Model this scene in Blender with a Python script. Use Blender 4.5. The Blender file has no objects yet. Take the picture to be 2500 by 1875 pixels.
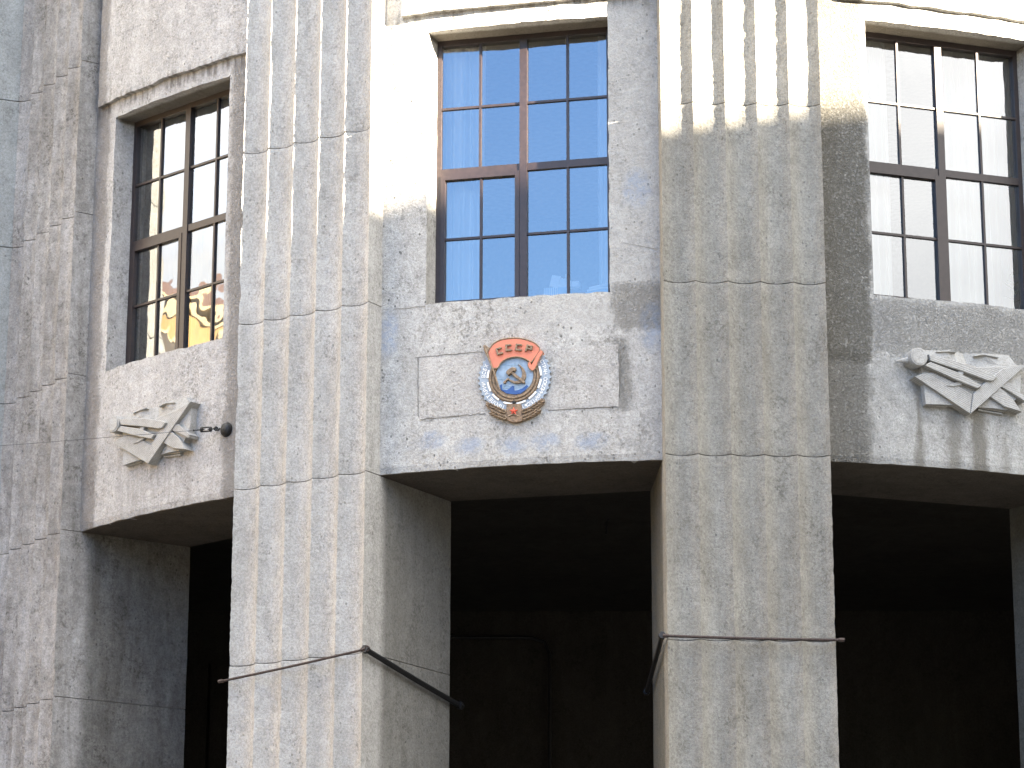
import bpy, bmesh, math, random
from mathutils import Vector, Matrix, noise
random.seed(7)
S = bpy.context.scene
COL = S.collection
rad = math.radians

# ------------------------------------------------------------------ camera
cam = bpy.data.cameras.new('camera'); co = bpy.data.objects.new('camera', cam); COL.objects.link(co)
cam.sensor_width = 36; cam.lens = 36 * 7085.06 / 2500; cam.clip_start = .1; cam.clip_end = 3000
co.matrix_world = Matrix.Translation((0, 0, 1.6)) @ Matrix.Rotation(rad(90) + .267964, 4, 'X') @ Matrix.Rotation(.001813, 4, 'Z')
S.camera = co
S.render.resolution_x = 1024; S.render.resolution_y = 768
S.view_settings.view_transform = 'Standard'; S.view_settings.look = 'None'
S.view_settings.gamma = 1; S.view_settings.use_curve_mapping = False
S.view_settings.exposure = 3.85

# ------------------------------------------------------------------ light
SAZ, SEL = 57.8, 11.0        # degrees to the right of -Y, elevation
sd = Vector((math.sin(rad(SAZ)) * math.cos(rad(SEL)), -math.cos(rad(SAZ)) * math.cos(rad(SEL)), math.sin(rad(SEL))))
sun = bpy.data.lights.new('sun', 'SUN'); so = bpy.data.objects.new('sun', sun); COL.objects.link(so)
sun.energy = 5.0; sun.angle = rad(.5); sun.color = (1.0, .87, .68)
so.rotation_euler = sd.to_track_quat('Z', 'Y').to_euler(); so.location = sd * 50

W = bpy.data.worlds.new('World'); S.world = W; W.use_nodes = True
nt = W.node_tree; nt.nodes.clear()
def N(t, k, **kw):
    n = t.nodes.new(k)
    for a, b in kw.items():
        if isinstance(b, tuple) and a.startswith('i_'): pass
        setattr(n, a, b)
    return n
sky = N(nt, 'ShaderNodeTexSky', sky_type='NISHITA', sun_disc=False)
sky.sun_elevation = rad(SEL); sky.sun_rotation = math.atan2(sd.x, sd.y)
sky.air_density = 1.2; sky.dust_density = .2; sky.ozone_density = 4.0
geo = N(nt, 'ShaderNodeTexCoord')
nz = N(nt, 'ShaderNodeTexNoise', noise_dimensions='3D'); nz.inputs['Scale'].default_value = 2.2; nz.inputs['Detail'].default_value = 8; nz.inputs['Roughness'].default_value = .55
mp = N(nt, 'ShaderNodeMapping'); mp.inputs['Scale'].default_value = (1, 1, 2.2); mp.inputs['Location'].default_value = (3.1, 1.7, .4)
nt.links.new(geo.outputs['Generated'], mp.inputs[0]); nt.links.new(mp.outputs[0], nz.inputs['Vector'])
# a wide clearing in the cloud, to the left of the view's back
dp = N(nt, 'ShaderNodeVectorMath', operation='DOT_PRODUCT')
cd = Vector((-math.sin(rad(26)), -math.cos(rad(26)), .42)).normalized(); dp.inputs[1].default_value = cd
nt.links.new(geo.outputs['Generated'], dp.inputs[0])
mr = N(nt, 'ShaderNodeMapRange', interpolation_type='SMOOTHSTEP'); mr.inputs[1].default_value = .80; mr.inputs[2].default_value = .95
mr.inputs[3].default_value = .27; mr.inputs[4].default_value = -.35
nt.links.new(dp.outputs['Value'], mr.inputs[0])
ad = N(nt, 'ShaderNodeMath', operation='ADD'); nt.links.new(nz.outputs['Fac'], ad.inputs[0]); nt.links.new(mr.outputs[0], ad.inputs[1])
cm = N(nt, 'ShaderNodeMapRange', interpolation_type='SMOOTHSTEP'); cm.inputs[1].default_value = .5; cm.inputs[2].default_value = .68; cm.inputs[4].default_value = .88
nt.links.new(ad.outputs[0], cm.inputs[0])
ds = N(nt, 'ShaderNodeVectorMath', operation='DOT_PRODUCT'); ds.inputs[1].default_value = sd; nt.links.new(geo.outputs['Generated'], ds.inputs[0])
cc = N(nt, 'ShaderNodeMapRange'); cc.inputs[1].default_value = -.4; cc.inputs[2].default_value = 1; cc.inputs[3].default_value = 6.0; cc.inputs[4].default_value = 5.4
nt.links.new(ds.outputs['Value'], cc.inputs[0])
nz2 = N(nt, 'ShaderNodeTexNoise'); nz2.inputs['Scale'].default_value = 4; nz2.inputs['Detail'].default_value = 6; nt.links.new(mp.outputs[0], nz2.inputs['Vector'])
m2 = N(nt, 'ShaderNodeMapRange'); m2.inputs[1].default_value = .3; m2.inputs[2].default_value = .7; m2.inputs[3].default_value = .66; m2.inputs[4].default_value = 1.2
nt.links.new(nz2.outputs['Fac'], m2.inputs[0])
cmul = N(nt, 'ShaderNodeMath', operation='MULTIPLY'); nt.links.new(cc.outputs[0], cmul.inputs[0]); nt.links.new(m2.outputs[0], cmul.inputs[1])
sz_ = N(nt, 'ShaderNodeSeparateXYZ'); nt.links.new(geo.outputs['Generated'], sz_.inputs[0])      # overcast cloud: brighter overhead than at the horizon
oc = N(nt, 'ShaderNodeMath', operation='MULTIPLY_ADD'); nt.links.new(sz_.outputs[2], oc.inputs[0]); oc.inputs[1].default_value = 1.7; oc.inputs[2].default_value = .47
om = N(nt, 'ShaderNodeMath', operation='MULTIPLY'); nt.links.new(cmul.outputs[0], om.inputs[0]); nt.links.new(oc.outputs[0], om.inputs[1]); cmul = om
cvec = N(nt, 'ShaderNodeVectorMath', operation='SCALE'); cvec.inputs[0].default_value = (1.0, .955, .865); nt.links.new(cmul.outputs[0], cvec.inputs['Scale'])
mx = N(nt, 'ShaderNodeMix', data_type='RGBA')
hs = N(nt, 'ShaderNodeHueSaturation'); hs.inputs['Saturation'].default_value = 1.02; hs.inputs['Hue'].default_value = .513; hs.inputs['Value'].default_value = 1.85; nt.links.new(sky.outputs[0], hs.inputs['Color'])
nt.links.new(cm.outputs[0], mx.inputs[0]); nt.links.new(hs.outputs[0], mx.inputs[6]); nt.links.new(cvec.outputs[0], mx.inputs[7])
bg = N(nt, 'ShaderNodeBackground'); bg.inputs[1].default_value = .055; nt.links.new(mx.outputs[2], bg.inputs[0])
ow = N(nt, 'ShaderNodeOutputWorld'); nt.links.new(bg.outputs[0], ow.inputs[0])

# ------------------------------------------------------------------ materials
class G:
    """small wrapper for building node materials"""
    def __init__(s, name):
        s.m = bpy.data.materials.new(name); s.m.use_nodes = True; s.t = s.m.node_tree
        s.b = s.t.nodes['Principled BSDF']; s.out = s.t.nodes['Material Output']
    def n(s, k, **kw):
        q = s.t.nodes.new(k)
        for a, b in kw.items(): setattr(q, a, b)
        return q
    def put(s, sock, v):
        if isinstance(v, bpy.types.NodeSocket): s.t.links.new(v, sock)
        elif isinstance(v, (tuple, list)) and len(v) == 3 and sock.type == 'RGBA': sock.default_value = (*v, 1)
        else: sock.default_value = v
    def math(s, op, a, b=0., c=None):
        q = s.n('ShaderNodeMath', operation=op); s.put(q.inputs[0], a); s.put(q.inputs[1], b)
        if c is not None: s.put(q.inputs[2], c)
        return q.outputs[0]
    def mix(s, f, a, b, bt='MIX'):
        q = s.n('ShaderNodeMix', data_type='RGBA', blend_type=bt); s.put(q.inputs[0], f); s.put(q.inputs[6], a); s.put(q.inputs[7], b); return q.outputs[2]
    def noise(s, v, sc, det=4, ro=.55, dist=0.):
        q = s.n('ShaderNodeTexNoise'); s.put(q.inputs['Vector'], v); q.inputs['Scale'].default_value = sc
        q.inputs['Detail'].default_value = det; q.inputs['Roughness'].default_value = ro; q.inputs['Distortion'].default_value = dist
        return q.outputs['Fac']
    def ramp(s, v, a, b, lo=0., hi=1.):
        q = s.n('ShaderNodeMapRange', interpolation_type='SMOOTHSTEP'); s.put(q.inputs[0], v)
        q.inputs[1].default_value = a; q.inputs[2].default_value = b; q.inputs[3].default_value = lo; q.inputs[4].default_value = hi
        return q.outputs[0]
    def mapv(s, v, sc=(1, 1, 1), loc=(0, 0, 0), rot=(0, 0, 0)):
        q = s.n('ShaderNodeMapping'); s.put(q.inputs[0], v); q.inputs['Scale'].default_value = sc; q.inputs['Location'].default_value = loc; q.inputs['Rotation'].default_value = rot
        return q.outputs[0]
    def pos(s): return s.n('ShaderNodeNewGeometry').outputs['Position']
    def obj(s): return s.n('ShaderNodeTexCoord').outputs['Object']
    def sep(s, v):
        q = s.n('ShaderNodeSeparateXYZ'); s.put(q.inputs[0], v); return q.outputs
    def bump(s, h, d=.01, st=1., nrm=None):
        q = s.n('ShaderNodeBump'); s.put(q.inputs['Height'], h); q.inputs['Distance'].default_value = d; q.inputs['Strength'].default_value = st
        if nrm is not None: s.put(q.inputs['Normal'], nrm)
        return q.outputs[0]

def concrete(name, base, tint, streak=.5, rough=1., mott=1., stains=(), pits=1., jamb_shade=0.):
    """weathered cast concrete; stains: (kind, s0, s1, z0, z1, soft, colour, amount) boxes or blobs in the wall's own coordinates"""
    g = G(name); P = g.pos()
    big = g.noise(g.mapv(P, (1, 1, .6)), 1.1, 5, .6)
    mid = g.noise(P, 9., 6, .7)
    fine = g.noise(P, 45., 5, .75)
    grain = g.noise(P, 230., 2, .6)
    stz = g.noise(g.mapv(P, (4.5, 4.5, .8)), 1.3, 5, .65, .6)
    c = g.mix(g.ramp(big, .3, .7), base, tint)
    c = g.mix(1., c, g.mix(g.ramp(mid, .3, .72), (1 - .19 * mott,) * 3, (1.06, 1.06, 1.06)), 'MULTIPLY')
    c = g.mix(1., c, g.mix(g.ramp(stz, .35, .68), (1 - .3 * streak, 1 - .32 * streak, 1 - .35 * streak), (1.04, 1.04, 1.04)), 'MULTIPLY')
    clus = g.ramp(g.noise(g.mapv(P, (1, 1, .62)), 3.1, 6, .68, .4), .44, .66)
    smut = g.math('MULTIPLY', clus, g.ramp(g.noise(P, 26., 5, .75), .46, .62))
    c = g.mix(g.math('MULTIPLY', smut, min(1, .9 * mott)), c, g.mix(1., c, (.50, .49, .47), 'MULTIPLY'))
    c = g.mix(1., c, g.mix(g.ramp(fine, .36, .60), (.79, .785, .775), (1.06, 1.06, 1.06)), 'MULTIPLY')
    c = g.mix(1., c, g.mix(g.ramp(grain, .3, .7), (.82, .82, .82), (1.16, 1.16, 1.16)), 'MULTIPLY')
    # dark specks and clustered pits
    v = g.n('ShaderNodeTexVoronoi', feature='F1'); g.put(v.inputs['Vector'], g.mapv(P, (1, 1, .7))); v.inputs['Scale'].default_value = 17.
    sp = g.math('MULTIPLY', g.ramp(v.outputs['Distance'], .10, .2, 1., 0.), g.ramp(g.noise(P, 3.7, 4, .6), .42, .60))
    c = g.mix(g.math('MULTIPLY', sp, min(.9, .6 * pits)), c, (.10, .098, .09))
    v2 = g.n('ShaderNodeTexVoronoi', feature='F1'); g.put(v2.inputs['Vector'], g.mapv(P, (1, 1, .55))); v2.inputs['Scale'].default_value = 55.
    sp2 = g.math('MULTIPLY', g.ramp(v2.outputs['Distance'], .14, .26, 1., 0.), g.ramp(mid, .45, .7, .1, 1.))
    c = g.mix(g.math('MULTIPLY', sp2, min(.8, .55 * pits)), c, (.12, .115, .11))
    hrough = g.math('MULTIPLY', fine, 1.)
    if jamb_shade:   # shade on the deep portico jambs, painted in as a darker colour
        c = g.mix(g.math('MULTIPLY', g.ramp(g.sep(g.obj())[1], .25, .40), 1.), c, g.mix(1., c, (jamb_shade, jamb_shade, jamb_shade * .97), 'MULTIPLY'))
    if stains:
        O = g.obj(); nv = g.n('ShaderNodeTexNoise'); g.put(nv.inputs['Vector'], g.mapv(O, (1, 1, .6))); nv.inputs['Scale'].default_value = 5.; nv.inputs['Detail'].default_value = 6; nv.inputs['Roughness'].default_value = .7
        o = g.n('ShaderNodeVectorMath', operation='MULTIPLY_ADD'); g.put(o.inputs[0], nv.outputs['Color']); o.inputs[1].default_value = (.22, 0, .22); g.put(o.inputs[2], O)
        head_shade = g.math('MULTIPLY', g.ramp(g.sep(O)[1], -.03, .04), g.ramp(g.sep(O)[2], 12.24, 12.27))
        c = g.mix(g.math('MULTIPLY', head_shade, .8), c, (.085, .07, .05))   # shade under the window heads, put into the wall colour
        sx = g.sep(o.outputs[0]); X, Z = g.math('SUBTRACT', sx[0], .11), g.math('SUBTRACT', sx[2], .11)
        grit = g.ramp(g.noise(O, 44., 4, .75, .4), .42, .6)
        for (k, s0, s1, z0, z1, soft, colr, amt) in stains:
            if k == 'blob':
                pt = g.ramp(g.noise(O, 16., 5, .7), .36, .62, .25, 1.)
                a = g.math('DIVIDE', g.math('SUBTRACT', X, s0), s1); b = g.math('DIVIDE', g.math('SUBTRACT', Z, z0), z1)
                r = g.math('ADD', g.math('MULTIPLY', a, a), g.math('MULTIPLY', b, b)); m = g.math('MULTIPLY', pt, g.ramp(r, .05, 1.0 + soft, 1., 0.))
            else:
                m = g.math('MULTIPLY', g.ramp(X, s0 - soft, s0 + soft), g.ramp(X, s1 - soft, s1 + soft, 1., 0.))
                m = g.math('MULTIPLY', m, g.math('MULTIPLY', g.ramp(Z, z0 - soft, z0 + soft), g.ramp(Z, z1 - soft, z1 + soft, 1., 0.)))
            if k == 'rough':
                c = g.mix(g.math('MULTIPLY', m, g.math('MULTIPLY_ADD', grit, -.45 * amt, amt)), c, colr)
                hrough = g.math('ADD', hrough, g.math('MULTIPLY', m, g.math('MULTIPLY', grit, 1.6)))
            elif k == 'drip':
                d = g.noise(g.mapv(O, (9, 1, .9)), 1.5, 4, .6)
                c = g.mix(g.math('MULTIPLY', g.math('MULTIPLY', m, amt), g.ramp(d, .42, .6)), c, colr)
            else: c = g.mix(g.math('MULTIPLY', m, amt), c, colr)
    g.put(g.b.inputs['Base Color'], c); g.b.inputs['Roughness'].default_value = .93; g.b.inputs['Specular IOR Level'].default_value = .15
    nb = g.bump(hrough, .012 * rough, .8)
    nb = g.bump(g.math('SUBTRACT', mid, g.math('MULTIPLY', sp, .5)), .02 * rough, .6, nb)
    g.put(g.b.inputs['Normal'], nb)
    return g.m

def plain(name, col, ro=.6, metal=0., var=.2, sc=12., bump=0., spec=.4):
    g = G(name); P = g.pos(); f = g.noise(P, sc, 5, .6)
    c = g.mix(g.ramp(f, .3, .7), tuple(x * (1 - var) for x in col), tuple(min(1, x * (1 + var)) for x in col))
    g.put(g.b.inputs['Base Color'], c); g.b.inputs['Roughness'].default_value = ro; g.b.inputs['Metallic'].default_value = metal
    g.b.inputs['Specular IOR Level'].default_value = spec
    if bump: g.put(g.b.inputs['Normal'], g.bump(f, bump, .7))
    return g.m

DK = (.13, .125, .115)
BL = (.24, .285, .36)
bluec = [('blob', 1.13, .16, 10.55, .22, .2, BL, .7), ('blob', 1.28, .16, 9.2, .26, .2, BL, .7), ('blob', -1.27, .14, 9.3, .25, .2, BL, .7)]
for x, z in [(-.82, 8.22), (-.43, 8.16), (-.04, 8.14), (.27, 8.16), (.70, 8.14)]: bluec.append(('blob', x, .16, z, .10, .3, BL, .7))
M = {}
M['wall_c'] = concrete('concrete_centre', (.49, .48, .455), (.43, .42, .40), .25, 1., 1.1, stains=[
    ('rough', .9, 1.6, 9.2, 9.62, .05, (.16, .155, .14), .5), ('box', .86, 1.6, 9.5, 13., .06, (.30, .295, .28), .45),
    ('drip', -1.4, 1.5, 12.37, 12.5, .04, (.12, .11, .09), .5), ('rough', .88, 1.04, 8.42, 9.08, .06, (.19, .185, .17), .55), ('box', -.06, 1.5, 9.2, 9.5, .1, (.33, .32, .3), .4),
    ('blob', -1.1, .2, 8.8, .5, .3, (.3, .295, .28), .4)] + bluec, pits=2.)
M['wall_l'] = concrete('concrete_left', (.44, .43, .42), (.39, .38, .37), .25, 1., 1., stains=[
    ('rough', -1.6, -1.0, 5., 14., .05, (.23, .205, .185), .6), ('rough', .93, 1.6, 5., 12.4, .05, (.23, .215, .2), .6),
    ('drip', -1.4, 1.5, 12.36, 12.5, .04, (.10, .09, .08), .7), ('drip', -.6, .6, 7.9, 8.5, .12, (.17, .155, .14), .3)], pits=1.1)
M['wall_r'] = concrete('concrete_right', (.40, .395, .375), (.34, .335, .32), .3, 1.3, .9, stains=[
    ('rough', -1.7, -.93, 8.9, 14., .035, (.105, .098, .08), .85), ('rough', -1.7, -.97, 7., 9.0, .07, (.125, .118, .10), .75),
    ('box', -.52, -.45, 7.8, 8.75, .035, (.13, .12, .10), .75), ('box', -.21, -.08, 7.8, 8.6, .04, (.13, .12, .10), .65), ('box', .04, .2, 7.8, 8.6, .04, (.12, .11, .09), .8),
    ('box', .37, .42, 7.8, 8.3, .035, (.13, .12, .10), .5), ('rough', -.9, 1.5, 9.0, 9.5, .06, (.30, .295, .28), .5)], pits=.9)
M['wall_d'] = concrete('concrete_far_right', (.40, .395, .375), (.34, .335, .32), .4)
M['pil_A'] = concrete('concrete_pilaster_pale', (.43, .42, .40), (.39, .38, .36), .3, .8, .7, pits=.8, jamb_shade=.5)
M['pil_B'] = concrete('concrete_pilaster_grey', (.30, .29, .26), (.255, .243, .215), .35, .9, .8, pits=.9, jamb_shade=.5)
M['pil_P'] = concrete('concrete_pilaster_stained', (.40, .385, .37), (.32, .305, .29), .8, .9, 1.4, pits=1.2, jamb_shade=.5)
M['wing'] = concrete('concrete_wing', (.33, .34, .335), (.29, .30, .295), .3, .7, .7, pits=.7)
M['crack'] = plain('dirt_filled_crack', (.15, .145, .13), .95)
M['core'] = plain('joint_mortar', (.10, .095, .09), .95)
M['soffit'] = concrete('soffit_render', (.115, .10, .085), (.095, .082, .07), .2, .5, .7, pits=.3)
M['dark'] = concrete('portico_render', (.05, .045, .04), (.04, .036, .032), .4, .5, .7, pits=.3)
M['room'] = plain('room_plaster', (.36, .33, .28), .9)
M['tablet'] = concrete('patched_mortar', (.45, .435, .41), (.40, .385, .365), .15, 1., .8, pits=.8)
M['relief'] = None

def relief_mat():
    g = G('cast_relief_stone'); P = g.pos(); O = g.obj()
    mid = g.noise(P, 9., 5, .6); fine = g.noise(P, 70., 4, .7)
    c = g.mix(g.ramp(mid, .3, .7), (.31, .305, .29), (.375, .37, .355))
    c = g.mix(1., c, g.mix(g.ramp(fine, .3, .6), (.78, .77, .75), (1.05, 1.05, 1.05)), 'MULTIPLY')
    g.put(g.b.inputs['Base Color'], c); g.b.inputs['Roughness'].default_value = .92; g.b.inputs['Specular IOR Level'].default_value = .15
    g.put(g.b.inputs['Normal'], g.bump(fine, .008, .8)); return g.m
def hatched(name, ang):
    g = G(name); O = g.obj(); P = g.pos()
    fine = g.noise(P, 70., 4, .7); mid = g.noise(P, 9., 5, .6)
    w = g.n('ShaderNodeTexWave', wave_type='BANDS', bands_direction='Z'); g.put(w.inputs['Vector'], g.mapv(O, rot=(0, ang, 0)))
    w.inputs['Scale'].default_value = 19.; w.inputs['Distortion'].default_value = .5; w.inputs['Detail'].default_value = 2
    c = g.mix(g.ramp(mid, .3, .7), (.31, .305, .29), (.375, .37, .355))
    c = g.mix(1., c, g.mix(w.outputs['Fac'], (.82, .81, .79), (1.05, 1.05, 1.05)), 'MULTIPLY')
    c = g.mix(1., c, g.mix(g.ramp(fine, .3, .6), (.82, .81, .8), (1.03, 1.03, 1.03)), 'MULTIPLY')
    g.put(g.b.inputs['Base Color'], c); g.b.inputs['Roughness'].default_value = .92; g.b.inputs['Specular IOR Level'].default_value = .15
    g.put(g.b.inputs['Normal'], g.bump(g.math('ADD', w.outputs['Fac'], fine), .003, .7)); return g.m
M['relief'] = relief_mat()
M['hatch_a'] = hatched('hatched_stone_a', rad(22)); M['hatch_b'] = hatched('hatched_stone_b', rad(33)); M['hatch_c'] = hatched('hatched_stone_c', rad(-41)); M['hatch_d'] = hatched('hatched_stone_d', 0)
M['frame'] = plain('brown_painted_wood', (.024, .0155, .0145), .45, 0, .2, 20, spec=.5)
M['iron'] = plain('rusty_iron', (.045, .032, .028), .7, .3, .5, 60, .003)
M['blackiron'] = plain('black_iron', (.018, .018, .019), .5, .4, .3, 50)
M['wire'] = plain('dull_wire', (.09, .085, .085), .5, .5, .2)
M['rust'] = plain('stained_bronze_plate', (.19, .125, .075), .55, 0., .35, 60, .01)
M['bronze'] = plain('bronze_paint', (.21, .15, .095), .5, 0., .3, 45, .01, .35)
M['red'] = plain('faded_red_enamel', (.58, .19, .115), .6, 0, .06, 20)
M['ringblue'] = plain('grey_blue_enamel', (.27, .315, .37), .6, 0, .1, 25)
M['sky'] = plain('pale_blue_enamel', (.25, .33, .42), .6, 0, .15, 25)
M['wave'] = plain('deep_blue_enamel', (.03, .085, .25), .6, 0, .12, 25)
M['wavelt'] = plain('light_blue_enamel', (.22, .33, .44), .6, 0, .12, 25)
M['white'] = plain('white_enamel', (.8, .79, .76), .6, 0, .03)
M['starred'] = plain('star_red_enamel', (.60, .10, .06), .6, 0, .15, 60)
M['paper'] = plain('white_paper', (.75, .75, .74), .8, 0, .05)
M['card'] = plain('blue_card', (.30, .45, .62), .7, 0, .05)
M['yellow'] = plain('yellow_plastic', (.6, .42, .03), .4); M['leaf'] = plain('green_leaf', (.05, .14, .03), .6)
M['asphalt'] = plain('asphalt', (.045, .044, .042), .9, 0, .3, 8, .01); M['paving'] = plain('paving_concrete', (.085, .083, .078), .9, 0, .2, 5, .01)
M['kerb'] = plain('granite_kerb', (.3, .29, .28), .8, 0, .2, 20)
M['yel_wall'] = plain('ochre_render', (.27, .18, .075), .85, 0, .15, 1.); M['trim'] = plain('cream_trim', (.33, .28, .18), .8)
M['roofred'] = plain('red_tin_roof', (.13, .065, .04), .7, 0, .2, 2.); M['greywall'] = plain('grey_render', (.34, .31, .27), .9, 0, .15, 1.)
M['farglass'] = plain('far_window_glass', (.07, .055, .04), .3, 0, .2, 1., spec=.5)

def glass_mat(name, wav):
    g = G(name); t = g.t; t.nodes.remove(g.b)
    P = g.pos(); h = g.noise(g.mapv(P, (1, 1, .75)), 1.8, 2, .5)
    nb = g.bump(h, wav, 1.)
    gl = g.n('ShaderNodeBsdfGlossy'); gl.inputs['Color'].default_value = (1, 1, 1, 1); gl.inputs['Roughness'].default_value = .012; g.put(gl.inputs['Normal'], nb)
    tr = g.n('ShaderNodeBsdfTransparent'); tr.inputs['Color'].default_value = (.80, .84, .84, 1)
    fr = g.n('ShaderNodeFresnel'); fr.inputs['IOR'].default_value = 1.9
    fac = g.math('MINIMUM', g.math('MULTIPLY_ADD', fr.outputs[0], 1.1, .085), 1.)
    mxs = g.n('ShaderNodeMixShader'); g.put(mxs.inputs[0], fac); t.links.new(tr.outputs[0], mxs.inputs[1]); t.links.new(gl.outputs[0], mxs.inputs[2])
    t.links.new(mxs.outputs[0], g.out.inputs['Surface']); return g.m
M['glass_l'] = glass_mat('old_wavy_glass', .0055); M['glass'] = glass_mat('window_glass', .0015)
def curtain_mat():
    g = G('sheer_curtain'); t = g.t; t.nodes.remove(g.b)
    d = g.n('ShaderNodeBsdfDiffuse'); d.inputs[0].default_value = (.9, .89, .87, 1); tl = g.n('ShaderNodeBsdfTranslucent'); tl.inputs[0].default_value = (.75, .74, .72, 1)
    tr = g.n('ShaderNodeBsdfTransparent'); a = g.n('ShaderNodeMixShader'); a.inputs[0].default_value = .35; t.links.new(d.outputs[0], a.inputs[1]); t.links.new(tl.outputs[0], a.inputs[2])
    b = g.n('ShaderNodeMixShader'); b.inputs[0].default_value = .95; t.links.new(tr.outputs[0], b.inputs[1]); t.links.new(a.outputs[0], b.inputs[2])
    t.links.new(b.outputs[0], g.out.inputs['Surface']); return g.m
M['curtain'] = curtain_mat()

# ------------------------------------------------------------------ object helpers
def mesh_obj(name, verts, faces, mat, parent=None, smooth=False, loc=None, rotz=0.):
    me = bpy.data.meshes.new(name); me.from_pydata([tuple(v) for v in verts], [], faces); me.materials.append(mat); me.update()
    if smooth: me.polygons.foreach_set('use_smooth', [True] * len(me.polygons))
    o = bpy.data.objects.new(name, me); COL.objects.link(o)
    if loc: o.location = loc
    o.rotation_euler.z = rotz
    if parent: o.parent = parent
    return o
def empty(name, label, cat, loc=(0, 0, 0), rotz=0., group=None):
    o = bpy.data.objects.new(name, None); COL.objects.link(o); o.location = loc; o.rotation_euler.z = rotz
    o['label'] = label; o['category'] = cat
    if group: o['group'] = group
    return o
def tag(o, label, cat, group=None):
    o['label'] = label; o['category'] = cat
    if group: o['group'] = group
    return o
class MB:
    def __init__(s): s.v = []; s.f = []
    def box(s, x0, x1, y0, y1, z0, z1):
        b = len(s.v); s.v += [(x, y, z) for z in (z0, z1) for y in (y0, y1) for x in (x0, x1)]
        s.f += [[b + i for i in q] for q in ((0, 2, 3, 1), (4, 5, 7, 6), (0, 1, 5, 4), (2, 6, 7, 3), (0, 4, 6, 2), (1, 3, 7, 5))]
        return s
    def prism(s, pts, y0, y1, inset=0.):
        """polygon in (x,z), front face at y0 (toward the viewer), back at y1; a small chamfer at the front"""
        n = len(pts); b = len(s.v); cx = sum(p[0] for p in pts) / n; cz = sum(p[1] for p in pts) / n
        ar = sum(pts[i][0] * pts[(i + 1) % n][1] - pts[(i + 1) % n][0] * pts[i][1] for i in range(n))
        if ar < 0: pts = pts[::-1]
        def off(i, d):
            a, p, c = Vector(pts[i - 1]), Vector(pts[i]), Vector(pts[(i + 1) % n])
            e1 = (p - a).normalized() if (p - a).length > 1e-9 else Vector((1, 0)); e2 = (c - p).normalized() if (c - p).length > 1e-9 else e1
            nn = Vector((-e1.y, e1.x)) + Vector((-e2.y, e2.x))
            if nn.length < .3: nn = Vector((-e1.y, e1.x))
            nn.normalize(); return p + nn * d
        rings = [[(p[0], y1, p[1]) for p in pts]]
        if inset:
            rings.append([(p[0], y0 + inset, p[1]) for p in pts]); rings.append([(off(i, inset)[0], y0, off(i, inset)[1]) for i in range(n)])
        else: rings.append([(p[0], y0, p[1]) for p in pts])
        for r in rings: s.v += r
        for k in range(len(rings) - 1):
            for i in range(n):
                j = (i + 1) % n; s.f.append([b + k * n + i, b + k * n + j, b + (k + 1) * n + j, b + (k + 1) * n + i])
        s.f.append([b + (len(rings) - 1) * n + i for i in range(n)])
        return s
    def tube(s, pts, r, n=8, cap=True):
        b = len(s.v); P = [Vector(p) for p in pts]; rr = r if isinstance(r, (list, tuple)) else [r] * len(P)
        for i, p in enumerate(P):
            d = (P[min(i + 1, len(P) - 1)] - P[max(i - 1, 0)]).normalized()
            u = d.cross(Vector((0, 0, 1))) if abs(d.z) < .9 else d.cross(Vector((1, 0, 0))); u.normalize(); w = d.cross(u)
            s.v += [tuple(p + (u * math.cos(t * 2 * math.pi / n) + w * math.sin(t * 2 * math.pi / n)) * rr[i]) for t in range(n)]
        for i in range(len(P) - 1):
            for t in range(n): s.f.append([b + i * n + t, b + i * n + (t + 1) % n, b + (i + 1) * n + (t + 1) % n, b + (i + 1) * n + t])
        if cap: s.f.append([b + t for t in range(n)][::-1]); s.f.append([b + (len(P) - 1) * n + t for t in range(n)])
        return s
    def build(s, name, mat, parent=None, **kw): return mesh_obj(name, s.v, s.f, mat, parent, **kw)

# ------------------------------------------------------------------ plan of the drum
H = 1.6
PL = {'P': (-4.9839, 29.2380, .96556), 'A': (-1.99985, 26.46394, .543343), 'B': (2.13259, 25.43406, -.042336),
      'C': (6.27, 26.75, -.54629), 'D': (9.20, 29.76, -1.0525)}
def pframe(k):
    x, y, a = PL[k]; return Vector((x, y)), Vector((math.cos(a), -math.sin(a))), Vector((math.sin(a), math.cos(a)))   # origin, right, inward
def pcorner(k, right, dep):
    o, t, n = pframe(k); return o + t * (.75 if right else -.75) + n * dep
RW = 8.3
class Bay:
    def __init__(s, k, l, r, dl=.24, dr=.24):
        s.k = k; a = pcorner(l, 1, dl); b = pcorner(r, 0, dr); s.m = (a + b) / 2; s.L = (b - a).length; s.t = (b - a).normalized()
        s.inw = Vector((-s.t.y, s.t.x)); s.rot = math.atan2(s.t.y, s.t.x); s.lc = pcorner(l, 1, 1.49); s.rc = pcorner(r, 0, 1.49)
    def arc(s, x): return -(math.sqrt(RW * RW - x * x) - math.sqrt(RW * RW - s.L * s.L / 4)) if abs(x) < s.L / 2 + .5 else 0.
    def loc(s, p): d = Vector(p) - s.m; return (d.dot(s.t), d.dot(s.inw))
    def world(s, x, y, z): q = s.m + s.t * x + s.inw * y; return Vector((q.x, q.y, z))
BAYS = {'l': Bay('l', 'P', 'A', .22, .24), 'c': Bay('c', 'A', 'B', .24, .268), 'r': Bay('r', 'B', 'C'), 'd': Bay('d', 'C', 'D')}
JZ = [0.0, 1.13, 2.83, 4.53, 4.637 + H, 6.332 + H, 7.968 + H, 9.715 + H, 11.398 + H, 14.7, 16.4]
SOF = 6.337 + H
TOP = 16.4

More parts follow.
